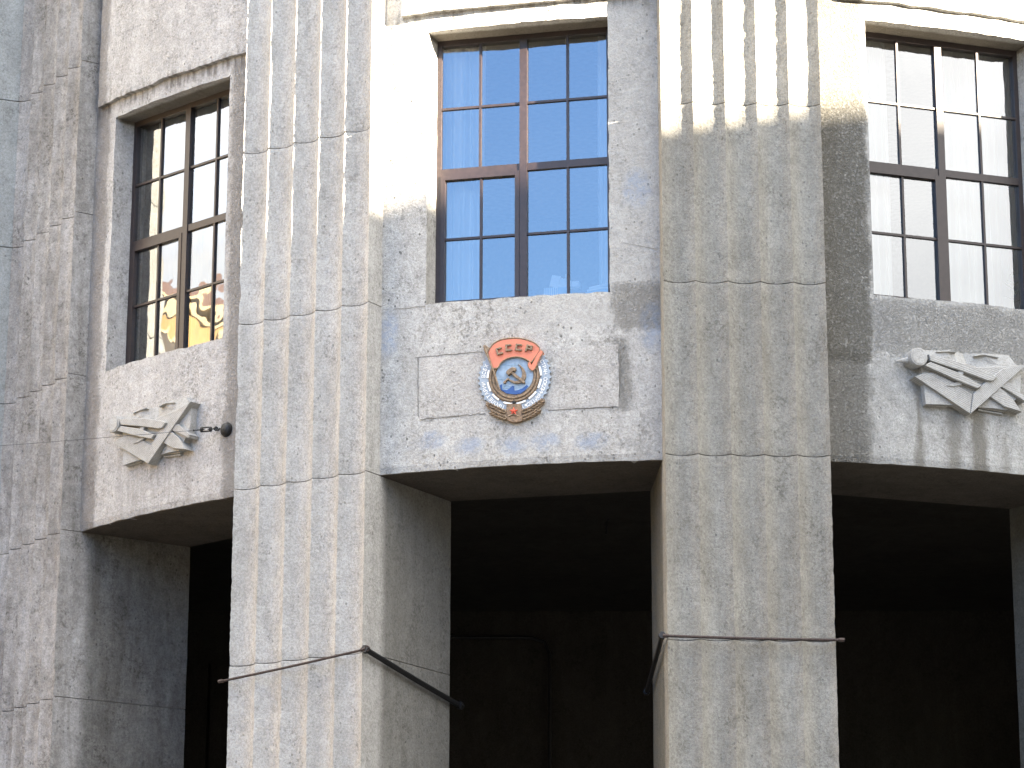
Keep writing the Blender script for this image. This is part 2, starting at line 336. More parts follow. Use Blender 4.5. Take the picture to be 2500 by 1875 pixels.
# ------------------------------------------------------------------ ground
def sheet(name, x0, x1, y0, y1, z, mat):
    o = mesh_obj(name, [(x0, y0, z), (x1, y0, z), (x1, y1, z), (x0, y1, z)], [[0, 1, 2, 3]], mat); o['kind'] = 'structure'; return o
sheet('ground', -1500, 1500, -1500, 1500, -.30, M['paving'])
sheet('road', -1500, 1500, -14, 12, -.15, M['asphalt'])
pv = MB().box(-80, 80, 12.3, 60, -.29, -.001).build('pavement', M['paving']); pv['kind'] = 'structure'
kb = MB().box(-80, 80, 12.0, 12.299, -.29, .0).build('kerb', M['kerb']); kb['kind'] = 'structure'
pv2 = MB().box(-80, 80, -24, -14, -.29, -.001).build('pavement', M['paving']); pv2['kind'] = 'structure'

# ------------------------------------------------------------------ the rotunda
BLD = empty('rotunda_building', 'grey concrete rotunda with fluted pilasters, tall windows and a dark open portico', 'building', (2.0, 33.8, 0))
BO = Vector((2.0, 33.8, 0))
def part_at(o, x, y, rz): o.location = Vector((x, y, 0)) - BO; o.rotation_euler.z = rz; o.parent = BLD

NF, FW, SAG = 5, .3, .08
def flute_profile(seg=9):
    pts = []
    for f in range(NF):
        for k in range(seg):
            u = k / seg; x = -FW / 2 + FW * u; y = SAG * (1 - abs(2 * u - 1) ** 2.2)
            pts.append((-.75 + FW * (f + .5) + x, y, 1. if k == 0 else 0.))
    pts.append((.75, 0., 1.)); return pts
FP = flute_profile()
def block_mesh(seed, z0, z1, side_jit=.0015):
    cols = [(-.75, 1.49, 0), (-.75, 1.0, 0), (-.75, .6, 0), (-.75, .24, 0), (-.75, .12, 0), (-.75, .03, .3)] + FP + [(.75, .03, .3), (.75, .12, 0), (.75, .24, 0), (.75, .6, 0), (.75, 1.0, 0), (.75, 1.49, 0)]
    nr = max(2, int((z1 - z0) / .03)); V = []; F = []
    for i in range(nr + 1):
        z = z0 + (z1 - z0) * i / nr
        for (x, y, ar) in cols:
            q = Vector((x * 3 + seed, y * 3, z * 3)); j = noise.noise(q * 1.7) * .004
            if ar:
                e = abs(noise.noise(Vector((x * 9 + seed, 0, z * 11)))) * .010 + abs(noise.noise(Vector((x * 31, seed, z * 30)))) * .005 + max(0, noise.noise(Vector((x * 5, seed, z * 4))) - .25) * .03
                y2 = y + e * ar + j; x2 = x + noise.noise(Vector((seed, x * 7, z * 13))) * .004 * (1 if abs(x) < .74 else .3)
                if abs(x) > .74: x2 = x - math.copysign(e * .5, x)
            else: y2 = y + j; x2 = x + (noise.noise(q) * .003 if abs(x) > .7 else 0)
            edge = .004 if i in (0, nr) else 0.
            V.append((x2, y2 + (edge if y < 1 else 0), z))
    n = len(cols)
    for i in range(nr):
        for k in range(n - 1): F.append([i * n + k, i * n + k + 1, (i + 1) * n + k + 1, (i + 1) * n + k])
    F.append([k for k in range(n)][::-1]); F.append([nr * n + k for k in range(n)])
    for i in range(nr): F.append([i * n + n - 1, i * n, (i + 1) * n, (i + 1) * n + n - 1])
    return V, F
pmat = {'P': 'pil_P', 'A': 'pil_A', 'B': 'pil_B', 'C': 'pil_B', 'D': 'pil_B'}
plab = {'P': 'stained pilaster beside the flat wing wall', 'A': 'pale pilaster left of the centre bay', 'B': 'grey pilaster with sunlit top right of the centre bay'}
for pi, k in enumerate('PABCD'):
    o_, t_, n_ = pframe(k); rz = math.atan2(t_.y, t_.x)
    core = MB().prism([(-.743, 0), (.743, 0), (.743, TOP), (-.743, TOP)], .085, 1.47).build('pilaster', M['core'])
    part_at(core, o_.x, o_.y, rz)
    if k in plab: core['label'] = plab[k]
    for bi in range(len(JZ) - 1):
        z0, z1 = JZ[bi] + .004, JZ[bi + 1] - .004
        V, F = block_mesh(pi * 17.3 + bi * 3.1, z0, z1)
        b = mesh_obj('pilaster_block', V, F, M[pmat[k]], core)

SZ0, SZ1, SX0, SX1 = 7.945 + H, 10.69 + H, -.892, .872
FX0, FX1 = -.862, .85
def lin(a, b, d):
    n = max(1, round((b - a) / d)); return [a + (b - a) * i / n for i in range(n)]
def bay_wall(bay, mat):
    hl = bay.L / 2 + .03
    xs = lin(-hl, SX0, .06) + lin(SX0, SX1, .06) + lin(SX1, hl, .06) + [hl]
    zs = lin(SOF, SZ0, .06) + lin(SZ0, SZ1, .06) + lin(SZ1, 12.9, .06) + lin(12.9, TOP, .5) + [TOP]
    nx = len(xs); V = []; F = []; idx = {}
    sd_ = {'l': 3, 'c': 11, 'r': 23, 'd': 31}[bay.k]
    eps = 1e-6
    for j, z in enumerate(zs):
        for i, x in enumerate(xs):
            dx = dz = 0.
            inx = SX0 - eps <= x <= SX1 + eps; inz = SZ0 - eps <= z <= SZ1 + eps
            if inx and inz and (abs(z - SZ0) < eps or abs(z - SZ1) < eps): dz = noise.noise(Vector((x * 9, sd_, z))) * .012
            if inx and inz and (abs(x - SX0) < eps or abs(x - SX1) < eps): dx = noise.noise(Vector((z * 8, x, sd_))) * .010
            if j == 0: dz = noise.noise(Vector((x * 6, sd_, 0))) * .010
            y = bay.arc(x) + noise.noise(Vector((x * 2.5, sd_, z * 2.5))) * .008 + noise.noise(Vector((x * 11, sd_, z * 11))) * .0025
            if j == 0: y += .012
            V.append((x + dx, y, z + dz)); idx[i, j] = len(V) - 1
    i0 = min(i for i, x in enumerate(xs) if abs(x - SX0) < eps); i1 = min(i for i, x in enumerate(xs) if abs(x - SX1) < eps)
    j0 = min(j for j, z in enumerate(zs) if abs(z - SZ0) < eps); j1 = min(j for j, z in enumerate(zs) if abs(z - SZ1) < eps)
    for j in range(len(zs) - 1):
        for i in range(nx - 1):
            if i0 <= i < i1 and j0 <= j < j1: continue
            F.append([idx[i, j], idx[i + 1, j], idx[i + 1, j + 1], idx[i, j + 1]])
    # reveals
    loop = [(i, j0) for i in range(i0, i1)] + [(i1, j) for j in range(j0, j1)] + [(i, j1) for i in range(i1, i0, -1)] + [(i0, j) for j in range(j1, j0, -1)]
    depth = [(.0, .0), (.08, .35), (.20, 1.), (.36, 1.)]; prev = [idx[q] for q in loop]
    for dd, tp in depth[1:]:
        cur = []
        for (i, j) in loop:
            x = xs[i]; z = zs[j]
            xi = FX0 if i == i0 else FX1 if i == i1 else x
            x2 = x + (xi - x) * tp; z2 = z
            V.append((x2 + noise.noise(Vector((z * 6, dd * 9, sd_))) * .004, dd, z2 + noise.noise(Vector((x * 6, dd * 9, sd_))) * .004)); cur.append(len(V) - 1)
        n = len(loop)
        for q in range(n): F.append([prev[q], cur[q], cur[(q + 1) % n], prev[(q + 1) % n]])
        prev = cur
    # inner face and bottom return
    b = len(V)
    for (x, z) in [(-hl, SOF), (hl, SOF), (hl, TOP), (-hl, TOP)]: V.append((x, .36, z))
    for (x, z) in [(FX0, SZ0), (FX1, SZ0), (FX1, SZ1), (FX0, SZ1)]: V.append((x, .36, z))
    for q in range(4): r = (q + 1) % 4; F.append([b + q, b + 4 + q, b + 4 + r, b + r])
    for i in range(nx - 1):
        V.append((xs[i], .36, SOF)); V.append((xs[i + 1], .36, SOF)); F.append([idx[i, 0], len(V) - 2, len(V) - 1, idx[i + 1, 0]])
    w = mesh_obj('bay_wall', V, F, mat); part_at(w, bay.m.x, bay.m.y, bay.rot); return w
def arc_slab(bay, x0, x1, z0, z1, out, jit=.004, seed=0., dx=.06, dz=.08):
    """thin slab lying proud on the curved wall, with slightly uneven edges"""
    xs = lin(x0, x1, dx) + [x1]; zs = lin(z0, z1, dz) + [z1]; V = []; F = []; nx = len(xs); nzz = len(zs)
    for lay in (0, 1):
        for j, z in enumerate(zs):
            for i, x in enumerate(xs):
                ex = noise.noise(Vector((z * 7, seed, x))) * jit * 2 if i in (0, nx - 1) else 0
                ez = noise.noise(Vector((x * 7, seed, z))) * jit * 2 if j in (0, nzz - 1) else 0
                edge = (i in (0, nx - 1) or j in (0, nzz - 1))
                y = bay.arc(x) - (out - (.003 if edge else 0) + noise.noise(Vector((x * 3, seed + 5, z * 3))) * .004) if lay == 0 else bay.arc(x) + .02
                V.append((x + ex, y, z + ez))
    n = nx * nzz
    for j in range(nzz - 1):
        for i in range(nx - 1):
            a = j * nx + i; F.append([a, a + 1, a + nx + 1, a + nx]); F.append([n + a, n + a + nx, n + a + nx + 1, n + a + 1])
    edge = [(i, 0) for i in range(nx - 1)] + [(nx - 1, j) for j in range(nzz - 1)] + [(i, nzz - 1) for i in range(nx - 1, 0, -1)] + [(0, j) for j in range(nzz - 1, 0, -1)]
    for q in range(len(edge)):
        a = edge[q][1] * nx + edge[q][0]; b = edge[(q + 1) % len(edge)]; b = b[1] * nx + b[0]; F.append([a, n + a, n + b, b])
    return V, F

def window(bay, gmat):
    y0 = .185
    w = MB(); fx0, fx1, fz0, fz1 = FX0 - .01, FX1 + .01, SZ0 - .01, SZ1 + .01
    w.box(fx0, fx0 + .052, y0, y0 + .09, fz0, fz1); w.box(fx1 - .052, fx1, y0, y0 + .09, fz0, fz1)
    w.box(fx0 + .052, fx1 - .052, y0 + .001, y0 + .09, fz1 - .065, fz1); w.box(fx0 + .052, fx1 - .052, y0 + .001, y0 + .09, fz0, fz0 + .06)
    win = w.build('window', M['frame']); part_at(win, bay.m.x, bay.m.y, bay.rot)
    mx_, tz = -.008, 9.333 + H
    MB().box(mx_ - .036, mx_ + .036, y0 - .006, y0 + .085, fz0 + .06, fz1 - .065).build('mullion', M['frame'], win)
    MB().box(fx0 + .052, mx_ - .0365, y0 + .004, y0 + .08, tz - .036, tz + .036).build('transom', M['frame'], win)
    MB().box(mx_ + .0365, fx1 - .052, y0 + .004, y0 + .08, tz - .036, tz + .036).build('transom', M['frame'], win)
    # opening casement, lower left
    cx0, cx1, cz0, cz1 = fx0 + .054, mx_ - .038, fz0 + .062, tz - .038
    c = MB(); cw = .042
    c.box(cx0, cx0 + cw, y0 - .012, y0 + .05, cz0, cz1); c.box(cx1 - cw, cx1, y0 - .012, y0 + .05, cz0, cz1)
    c.box(cx0 + cw, cx1 - cw, y0 - .011, y0 + .05, cz1 - cw, cz1); c.box(cx0 + cw, cx1 - cw, y0 - .011, y0 + .05, cz0, cz0 + cw)
    c.build('casement_frame', M['frame'], win)
    lights = [(fx0 + .052, mx_ - .036, tz + .036, fz1 - .065), (mx_ + .036, fx1 - .052, tz + .036, fz1 - .065),
              (cx0 + cw, cx1 - cw, cz0 + cw, cz1 - cw), (mx_ + .036, fx1 - .052, fz0 + .06, tz - .036)]
    sx = [-.437, .423]; sz = {0: 9.985 + H, 1: 9.985 + H, 2: 8.66 + H, 3: 8.66 + H}
    for q, (a, b, c0, c1) in enumerate(lights):
        xm = sx[0] if q in (0, 2) else sx[1]; zm = sz[q]; h = .011
        if q == 2: xm = -.425
        MB().box(xm - h, xm + h, y0 + .008, y0 + .045, c0, c1).build('glazing_bar', M['frame'], win)
        MB().box(a, xm - h - .0005, y0 + .010, y0 + .044, zm - h, zm + h).build('glazing_bar', M['frame'], win)
        MB().box(xm + h + .0005, b, y0 + .010, y0 + .044, zm - h, zm + h).build('glazing_bar', M['frame'], win)
        for (xa, xb) in ((a, xm - h), (xm + h, b)):
            for (za, zb) in ((c0, zm - h), (zm + h, c1)):
                t1, t2 = random.uniform(-.0012, .0012), random.uniform(-.0015, .0015); yy = y0 + .03
                mesh_obj('pane', [(xa, yy + t1, za), (xb, yy - t1, za), (xb, yy - t1 + t2, zb), (xa, yy + t1 + t2, zb)], [[0, 1, 2, 3]], gmat, win)
    # inner board sill
    MB().box(FX0 - .1, FX1 + .1, .37, .72, SZ0 - .05, SZ0 - .01).build('inner_sill', M['white'], win)
    return win

wlab = {'l': 'wavy glazed window reflecting cloud and ochre houses', 'c': 'window with blue sky reflected', 'r': 'window reflecting white cloud'}
for k, bay in BAYS.items():
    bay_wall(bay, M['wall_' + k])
    V, F = arc_slab(bay, -1.157, 1.16, 10.868 + H, TOP - .02, .062, .008, ord(k))
    p = mesh_obj('raised_panel', V, F, M['wall_' + k]); part_at(p, bay.m.x, bay.m.y, bay.rot)
    wn = window(bay, M['glass_l' if k == 'l' else 'glass'])
    if k in wlab: wn['label'] = wlab[k]
    # soffit slab of the portico opening
    hl = bay.L / 2 + .1; xs = lin(-hl, hl, .1) + [hl]
    l2, r2 = bay.loc(bay.lc), bay.loc(bay.rc)
    pts = [(x, bay.arc(x) + .03) for x in xs] + [(r2[0] + .2, r2[1]), (l2[0] - .2, l2[1])]
    V = [(x, y, SOF - .004) for x, y in pts] + [(x, y, 8.9) for x, y in pts]; n = len(pts)
    F = [[i for i in range(n)][::-1], [n + i for i in range(n)]] + [[i, (i + 1) % n, n + (i + 1) % n, n + i] for i in range(n)]
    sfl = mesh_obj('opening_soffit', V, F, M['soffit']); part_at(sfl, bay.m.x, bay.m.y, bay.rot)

# mortar tablet behind the emblem (part of the centre wall)
bc = BAYS['c']
V, F = arc_slab(bc, -.955, .95, 6.842 + H, 7.432 + H, .0035, .007, 4., .05, .05)
tb = mesh_obj('patched_tablet', V, F, M['tablet']); part_at(tb, bc.m.x, bc.m.y, bc.rot); tb['label'] = 'flush rectangular mortar patch behind the emblem'
ck = MB()   # open joint round the tablet, seen as a thin dark crack
def crack(pts, r=.0035):
    r *= .65
    ck.tube([(x, bc.arc(x) - .004, z) for x, z in pts], r, 5)
def wob(a, b, n, s):
    return [(a[0] + (b[0] - a[0]) * i / n + noise.noise(Vector((i * .7, s, 0))) * .008, a[1] + (b[1] - a[1]) * i / n + noise.noise(Vector((i * .6, s, 3))) * .010) for i in range(n + 1)]
crack(wob((-.99, 7.434 + H), (-.33, 7.438 + H), 18, 1), .004); crack(wob((-.962, 7.43 + H), (-.955, 6.86 + H), 18, 2), .004); crack(wob((-.94, 6.83 + H), (-.30, 6.84 + H), 18, 3), .0045)
crack(wob((.30, 6.835 + H), (.93, 6.845 + H), 18, 5), .0045); crack(wob((.965, 7.36 + H), (.955, 6.93 + H), 12, 6), .004); crack(wob((-1.22, 7.93 + H), (-.90, 7.93 + H), 8, 8), .003)
crack(wob((1.0, 10.02), (1.31, 9.95), 26, 10), .0025)
ckp = ck.build('crack_line', M['crack']); part_at(ckp, bc.m.x, bc.m.y, bc.rot); ckp['kind'] = 'stuff'

# portico interior, upper rooms and roof
def slab(name, pts, z0, z1, mat, struct=True):
    n = len(pts); V = [(x, y, z0) for x, y in pts] + [(x, y, z1) for x, y in pts]
    F = [[i for i in range(n)][::-1], [n + i for i in range(n)]] + [[i, (i + 1) % n, n + (i + 1) % n, n + i] for i in range(n)]
    o = mesh_obj(name, V, F, mat); o.location = -BO; o.parent = BLD; return o
inner = []
for k in 'PABCD':
    o_, t_, n_ = pframe(k); q = o_ + n_ * 1.2; inner.append((q.x, q.y))
ring = [(-7.2, 37.2), (-7.2, 33.0)] + [(-4.4, 30.6)] + inner[1:4] + [(8.4, 31.0), (10.5, 33.5), (10.5, 37.2)]
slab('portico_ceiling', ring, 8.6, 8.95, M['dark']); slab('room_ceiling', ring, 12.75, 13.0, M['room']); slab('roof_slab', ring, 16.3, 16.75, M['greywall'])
slab('portico_floor', ring, .0, .02, M['paving'])
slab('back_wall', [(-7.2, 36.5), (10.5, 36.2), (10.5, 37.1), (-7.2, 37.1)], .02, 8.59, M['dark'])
slab('room_back_wall', [(-6.6, 33.2), (10.2, 33.2), (10.2, 33.5), (-6.6, 33.5)], 8.96, 12.74, M['room'])
slab('upper_body', [(-7.1, 33.51), (10.4, 33.51), (10.4, 37.1), (-7.1, 37.1)], 8.96, 16.29, M['greywall'])
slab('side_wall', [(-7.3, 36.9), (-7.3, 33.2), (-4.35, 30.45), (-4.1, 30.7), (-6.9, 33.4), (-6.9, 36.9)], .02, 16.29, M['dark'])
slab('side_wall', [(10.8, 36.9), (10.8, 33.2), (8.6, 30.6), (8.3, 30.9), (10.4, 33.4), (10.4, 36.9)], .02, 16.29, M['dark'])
# vertical panels, pipe and doorway on the portico's back wall
pm = MB(); x = -5.6
for k in range(12):
    MB().box(x, x + .56, 36.36, 36.52, .02, 7.9).build('wall_panel', M['dark']).location = -BO
    x += .60
for o in [o for o in COL.objects if o.name.startswith('wall_panel')]: o.parent = BLD
MB().tube([(-1.9, 36.2, 8.22), (.25, 36.2, 8.22), (.42, 36.2, 8.16), (.48, 36.2, 8.0), (.48, 36.2, .1)], .025, 8).build('wall_pipe', M['blackiron'], BLD).location = -BO
df = MB(); df.box(1.5, 3.6, 36.1, 36.35, 5.72, 5.84); df.box(1.5, 1.62, 36.1, 36.35, .02, 5.719); df.box(3.48, 3.6, 36.1, 36.35, .02, 5.719); df.box(2.5, 2.58, 36.12, 36.3, .02, 5.719)
dfo = df.build('doorway_frame', M['frame'], BLD); dfo.location = -BO
MB().box(1.63, 3.47, 36.2, 36.24, .02, 5.71).build('door_glass', M['farglass'], dfo)
rb = empty('stair_parapet', 'dim sloping stair parapet deep inside the right portico opening', 'parapet', (4.6, 34.6, 0))
MB().prism([(-1.8, 0), (1.9, 0), (1.9, 6.1), (-1.8, 5.35)], -.12, .12).build('parapet_panel', M['soffit'], rb)
MB().tube([(-1.8, 0, 5.42), (1.9, 0, 6.17)], .05, 8).build('handrail', M['soffit'], rb)
tag(MB().tube([(0, 0, 0), (0, 0, .14), (.03, 0, .17)], .012, 6).build('ceiling_hook', M['blackiron'], loc=(1.037, 31.1, 8.43)), 'small black hook hanging from the dark portico ceiling', 'hook')

# flat wing wall beyond the left pilaster
wc = pcorner('P', 0, .0); wd = Vector((-.932, -.362)).normalized(); wrot = math.atan2(-wd.y, -wd.x)
wing = empty('wing_wall', 'smooth grey concrete wing wall meeting the stained left pilaster at the photo edge', 'wall', (wc.x, wc.y, 0), wrot)
for bi in range(len(JZ) - 1):
    for c_ in range(1):
        x1 = .03; x0 = -3.7
        MB().prism([(x0, JZ[bi] + .004), (x1, JZ[bi] + .004), (x1, JZ[bi + 1] - .004), (x0, JZ[bi + 1] - .004)], .006, .3, .004).build('wall_block', M['wing'], wing)
MB().box(-3.68, .02, .03, .28, 0, TOP).build('wall_core', M['core'], wing)

# ------------------------------------------------------------------ curtains
def curtain(bay, x0, x1, y, amp, label, z0=SZ0 + .0, z1=12.6, sway=0.):
    n = 60; V = []; F = []; rows = 12
    for j in range(rows + 1):
        v = j / rows; z = z0 + (z1 - z0) * v
        for i in range(n + 1):
            u = i / n; ph = u * (x1 - x0) / .09 * 2 * math.pi
            a = amp * (1.1 - .5 * v)
            x = x0 + (x1 - x0) * u + .01 * math.sin(ph * .37 + z) + sway * math.sin(v * math.pi) * (1 - u)
            V.append((x, y + a * math.sin(ph) + a * .5 * math.sin(ph * .41 + 1.3 * z), z))
    for j in range(rows):
        for i in range(n): a = j * (n + 1) + i; F.append([a, a + 1, a + n + 2, a + n + 1])
    q = mesh_obj('curtain', V, F, M['curtain'], smooth=True, loc=(bay.m.x, bay.m.y, 0), rotz=bay.rot)
    return tag(q, label, 'curtain', 'curtains behind the windows')
curtain(bc, -.98, -.44, .40, .035, 'sheer white curtain at the left of the blue centre window')
curtain(bc, .63, 1.15, .66, .035, 'sheer white curtain at the right of the blue centre window')
curtain(BAYS['l'], -.95, .95, .6, .03, 'full width sheer curtain behind the wavy glass of the left window')
curtain(BAYS['r'], -1.0, -.42, .5, .035, 'sunlit curtain at the left of the right window')
curtain(BAYS['r'], .30, 1.1, .68, .035, 'curtain at the far right of the right window')

# ------------------------------------------------------------------ things on the inner sills
def at(bay, x, y, z): w = bay.world(x, y, z); return (w.x, w.y, w.z)
sz = SZ0 - .01
t = empty('file_box', 'ribbed pale file box standing on the centre window sill', 'box', at(bc, .24, .47, sz), bc.rot)
b = MB()
b.box(-.10, .14, -.05, .09, 0, .245); b.build('box_body', M['card'], t)
r_ = MB()
for i in range(8): r_.box(-.10 + i * .018, -.092 + i * .018, -.056, -.0505, .0, .245)
r_.build('box_rib', M['paper'], t)
pb = MB().box(-.045, .045, -.05, .03, 0, .12).build('paper_pack', M['paper'], loc=at(bc, .235, .47, sz + .246), rotz=bc.rot); pb.rotation_euler.y = rad(14)
tag(pb, 'tilted white paper pack standing on the file box in the centre window', 'paper')
pc = MB(); pc.box(-.07, .02, -.04, .04, 0, .085); pc.box(.024, .07, -.04, .04, 0, .06); pc.box(.005, .012, -.0, .008, .086, .14); pc.box(.074, .14, -.03, .05, 0, .055)
tag(pc.build('small_cartons', M['paper'], loc=at(bc, .335, .47, sz + .246), rotz=bc.rot), 'little white cartons crowded on top of the file box', 'carton')
st = empty('paper_stack', 'slumped stack of papers at the right of the centre window sill', 'papers', at(bc, .70, .50, sz), bc.rot)
for i in range(9):
    a = .16 + random.uniform(-.02, .02); z = i * .026
    V = []; F = []
    for u in range(9):
        xx = -a + 2 * a * u / 8; zz = z + .02 * math.sin(u / 8 * 3.1) + random.uniform(0, .001)
        for (yy, dz_) in ((-.1, 0), (.1, 0), (-.1, .02), (.1, .02)): V.append((xx + i * .006 - .02, yy + i * .004, zz + dz_))
    for u in range(8):
        q = u * 4; F += [[q, q + 4, q + 6, q + 2], [q + 2, q + 6, q + 7, q + 3], [q + 3, q + 7, q + 5, q + 1], [q + 1, q + 5, q + 4, q]]
    F += [[0, 2, 3, 1], [32, 33, 35, 34]]
    mesh_obj('paper_bundle', V, F, M['paper' if i % 3 else 'card'], st)
br = BAYS['r']
pl = empty('potted_plant', 'little green plant in a yellow pot at the right window edge', 'plant', at(br, .83, .45, sz), br.rot)
MB().tube([(0, 0, 0), (0, 0, .09), (0, 0, .17)], [.045, .06, .066], 12).build('pot', M['yellow'], pl)
MB().tube([(0, 0, .17), (.01, 0, .5)], .006, 5).build('stem', M['leaf'], pl)
for i in range(9):
    a = i * 2.4; h = .25 + i * .035; d = Vector((math.cos(a), math.sin(a), .5)) * .1; p0 = Vector((.005, 0, h)); s_ = Vector((-d.y, d.x, 0)).normalized() * .022
    mesh_obj('leaf', [p0, p0 + d * .5 + s_, p0 + d, p0 + d * .5 - s_ + Vector((0, 0, .004))], [[0, 1, 2, 3]], M['leaf'], pl)

# ------------------------------------------------------------------ tie rods round the pilasters
def rod(k, p0, p1, r, label, kind='iron'):
    o_, t_, n_ = pframe(k); rz = math.atan2(t_.y, t_.x)
    e = empty('tie_rod', label, 'tie rod', (o_.x, o_.y, 0), rz, 'iron ties strapped round the pilasters')
    a, b = Vector(p0), Vector(p1); m_ = [a + (b - a) * i / 10 + Vector((0, 0, -.006 * math.sin(math.pi * i / 10))) for i in range(11)]
    MB().tube(m_, r, 8).build('bar', M[kind], e)
    for q, d in ((a, 1), (b, -1)):
        u = (b - a).normalized() * d; MB().tube([q - u * .02, q + u * .03], r * 1.5, 6).build('nut', M[kind], e)
    return e
ra = rod('A', (-.815, -.035, 4.490 + H), (.79, -.035, 4.645 + H), .012, 'thin rusty tie rod slanting across the front of the pale pilaster')
MB().tube([(.79 + .035 + .025 * math.cos(i * math.pi / 5), -.035, 4.65 + H + .025 * math.sin(i * math.pi / 5)) for i in range(11)], .006, 6).build('eye_loop', M['iron'], ra)
rod('A', (.80, -.02, 4.650 + H), (.80, 1.60, 4.355 + H), .026, 'thick black tie bar sloping down the right side of the pale pilaster', 'blackiron')
rod('B', (-.775, -.035, 4.656 + H), (.80, -.035, 4.633 + H), .013, 'rusty tie rod lying level across the front of the grey pilaster')
rod('B', (-.80, -.02, 4.660 + H), (-.80, 1.60, 4.42 + H), .022, 'black tie bar dropping back along the left side of the grey pilaster', 'blackiron')

# ------------------------------------------------------------------ span wire with turnbuckle
bl = BAYS['l']
A0 = bl.world(.955, bl.arc(.955) - .03, 7.012 + H); W0 = Vector((-5.0556, 27.8, 7.0005 + H)); dv = (W0 - A0).normalized()
wx = empty('span_wire', 'thin span wire with turnbuckle and round wall anchor by the left relief', 'wire', A0)
bn = Vector((bl.inw.x, bl.inw.y, 0))
def L_(v): return tuple(Vector(v) - A0)
c0 = A0 + bn * .03; prof = [(-.035, .075), (0., .074), (.025, .060), (.04, .035), (.045, .004)]
MB().tube([L_(c0 + bn * .03 - bn * (.03 + h)) for h, r in prof], [r for h, r in prof], 20).build('anchor_plate', M['blackiron'], wx)
h0 = A0 - bn * .05
hk = A0 + dv * .05 - bn * .04
MB().tube([L_(h0), L_(h0 + (hk - h0) * .5 + Vector((0, 0, -.02))), L_(hk), L_(hk + Vector((0, 0, .02)))], .009, 8).build('hook', M['blackiron'], wx)
MB().tube([L_(hk + Vector((.018 * math.cos(i * .7), 0, .018 * math.sin(i * .7)))) for i in range(10)], .007, 6).build('eye', M['blackiron'], wx)
e0 = hk; dw = (W0 - e0).normalized(); sd2 = Vector((0, 0, 1))
t0, t1 = .056, .15
MB().tube([L_(e0), L_(e0 + dw * t0)], .007, 6).build('threaded_rod', M['blackiron'], wx)
body = MB()
for s_ in (-1, 1): body.tube([L_(e0 + dw * t0 + sd2 * .019 * s_), L_(e0 + dw * t1 + sd2 * .019 * s_)], .008, 6)
for tt in (t0, t1): body.tube([L_(e0 + dw * (tt - .008)), L_(e0 + dw * (tt + .008))], .026, 8)
body.tube([L_(e0 + dw * t0), L_(e0 + dw * (t0 + .03))], .006, 6); body.tube([L_(e0 + dw * t1), L_(e0 + dw * (t1 - .03))], .006, 6)
body.build('turnbuckle', M['blackiron'], wx)
MB().tube([L_(e0 + dw * t1), L_(e0 + dw * (t1 + .07)), L_(e0 + dw * (t1 + .085))], [.006, .006, .011], 6).build('eye_rod', M['blackiron'], wx)
endp = e0 + dw * 5.7
MB().tube([L_(e0 + dw * (t1 + .07)), L_(e0 + dw * 2.0 + Vector((0, 0, -.01))), L_(endp)], .0028, 5).build('steel_wire', M['wire'], wx)

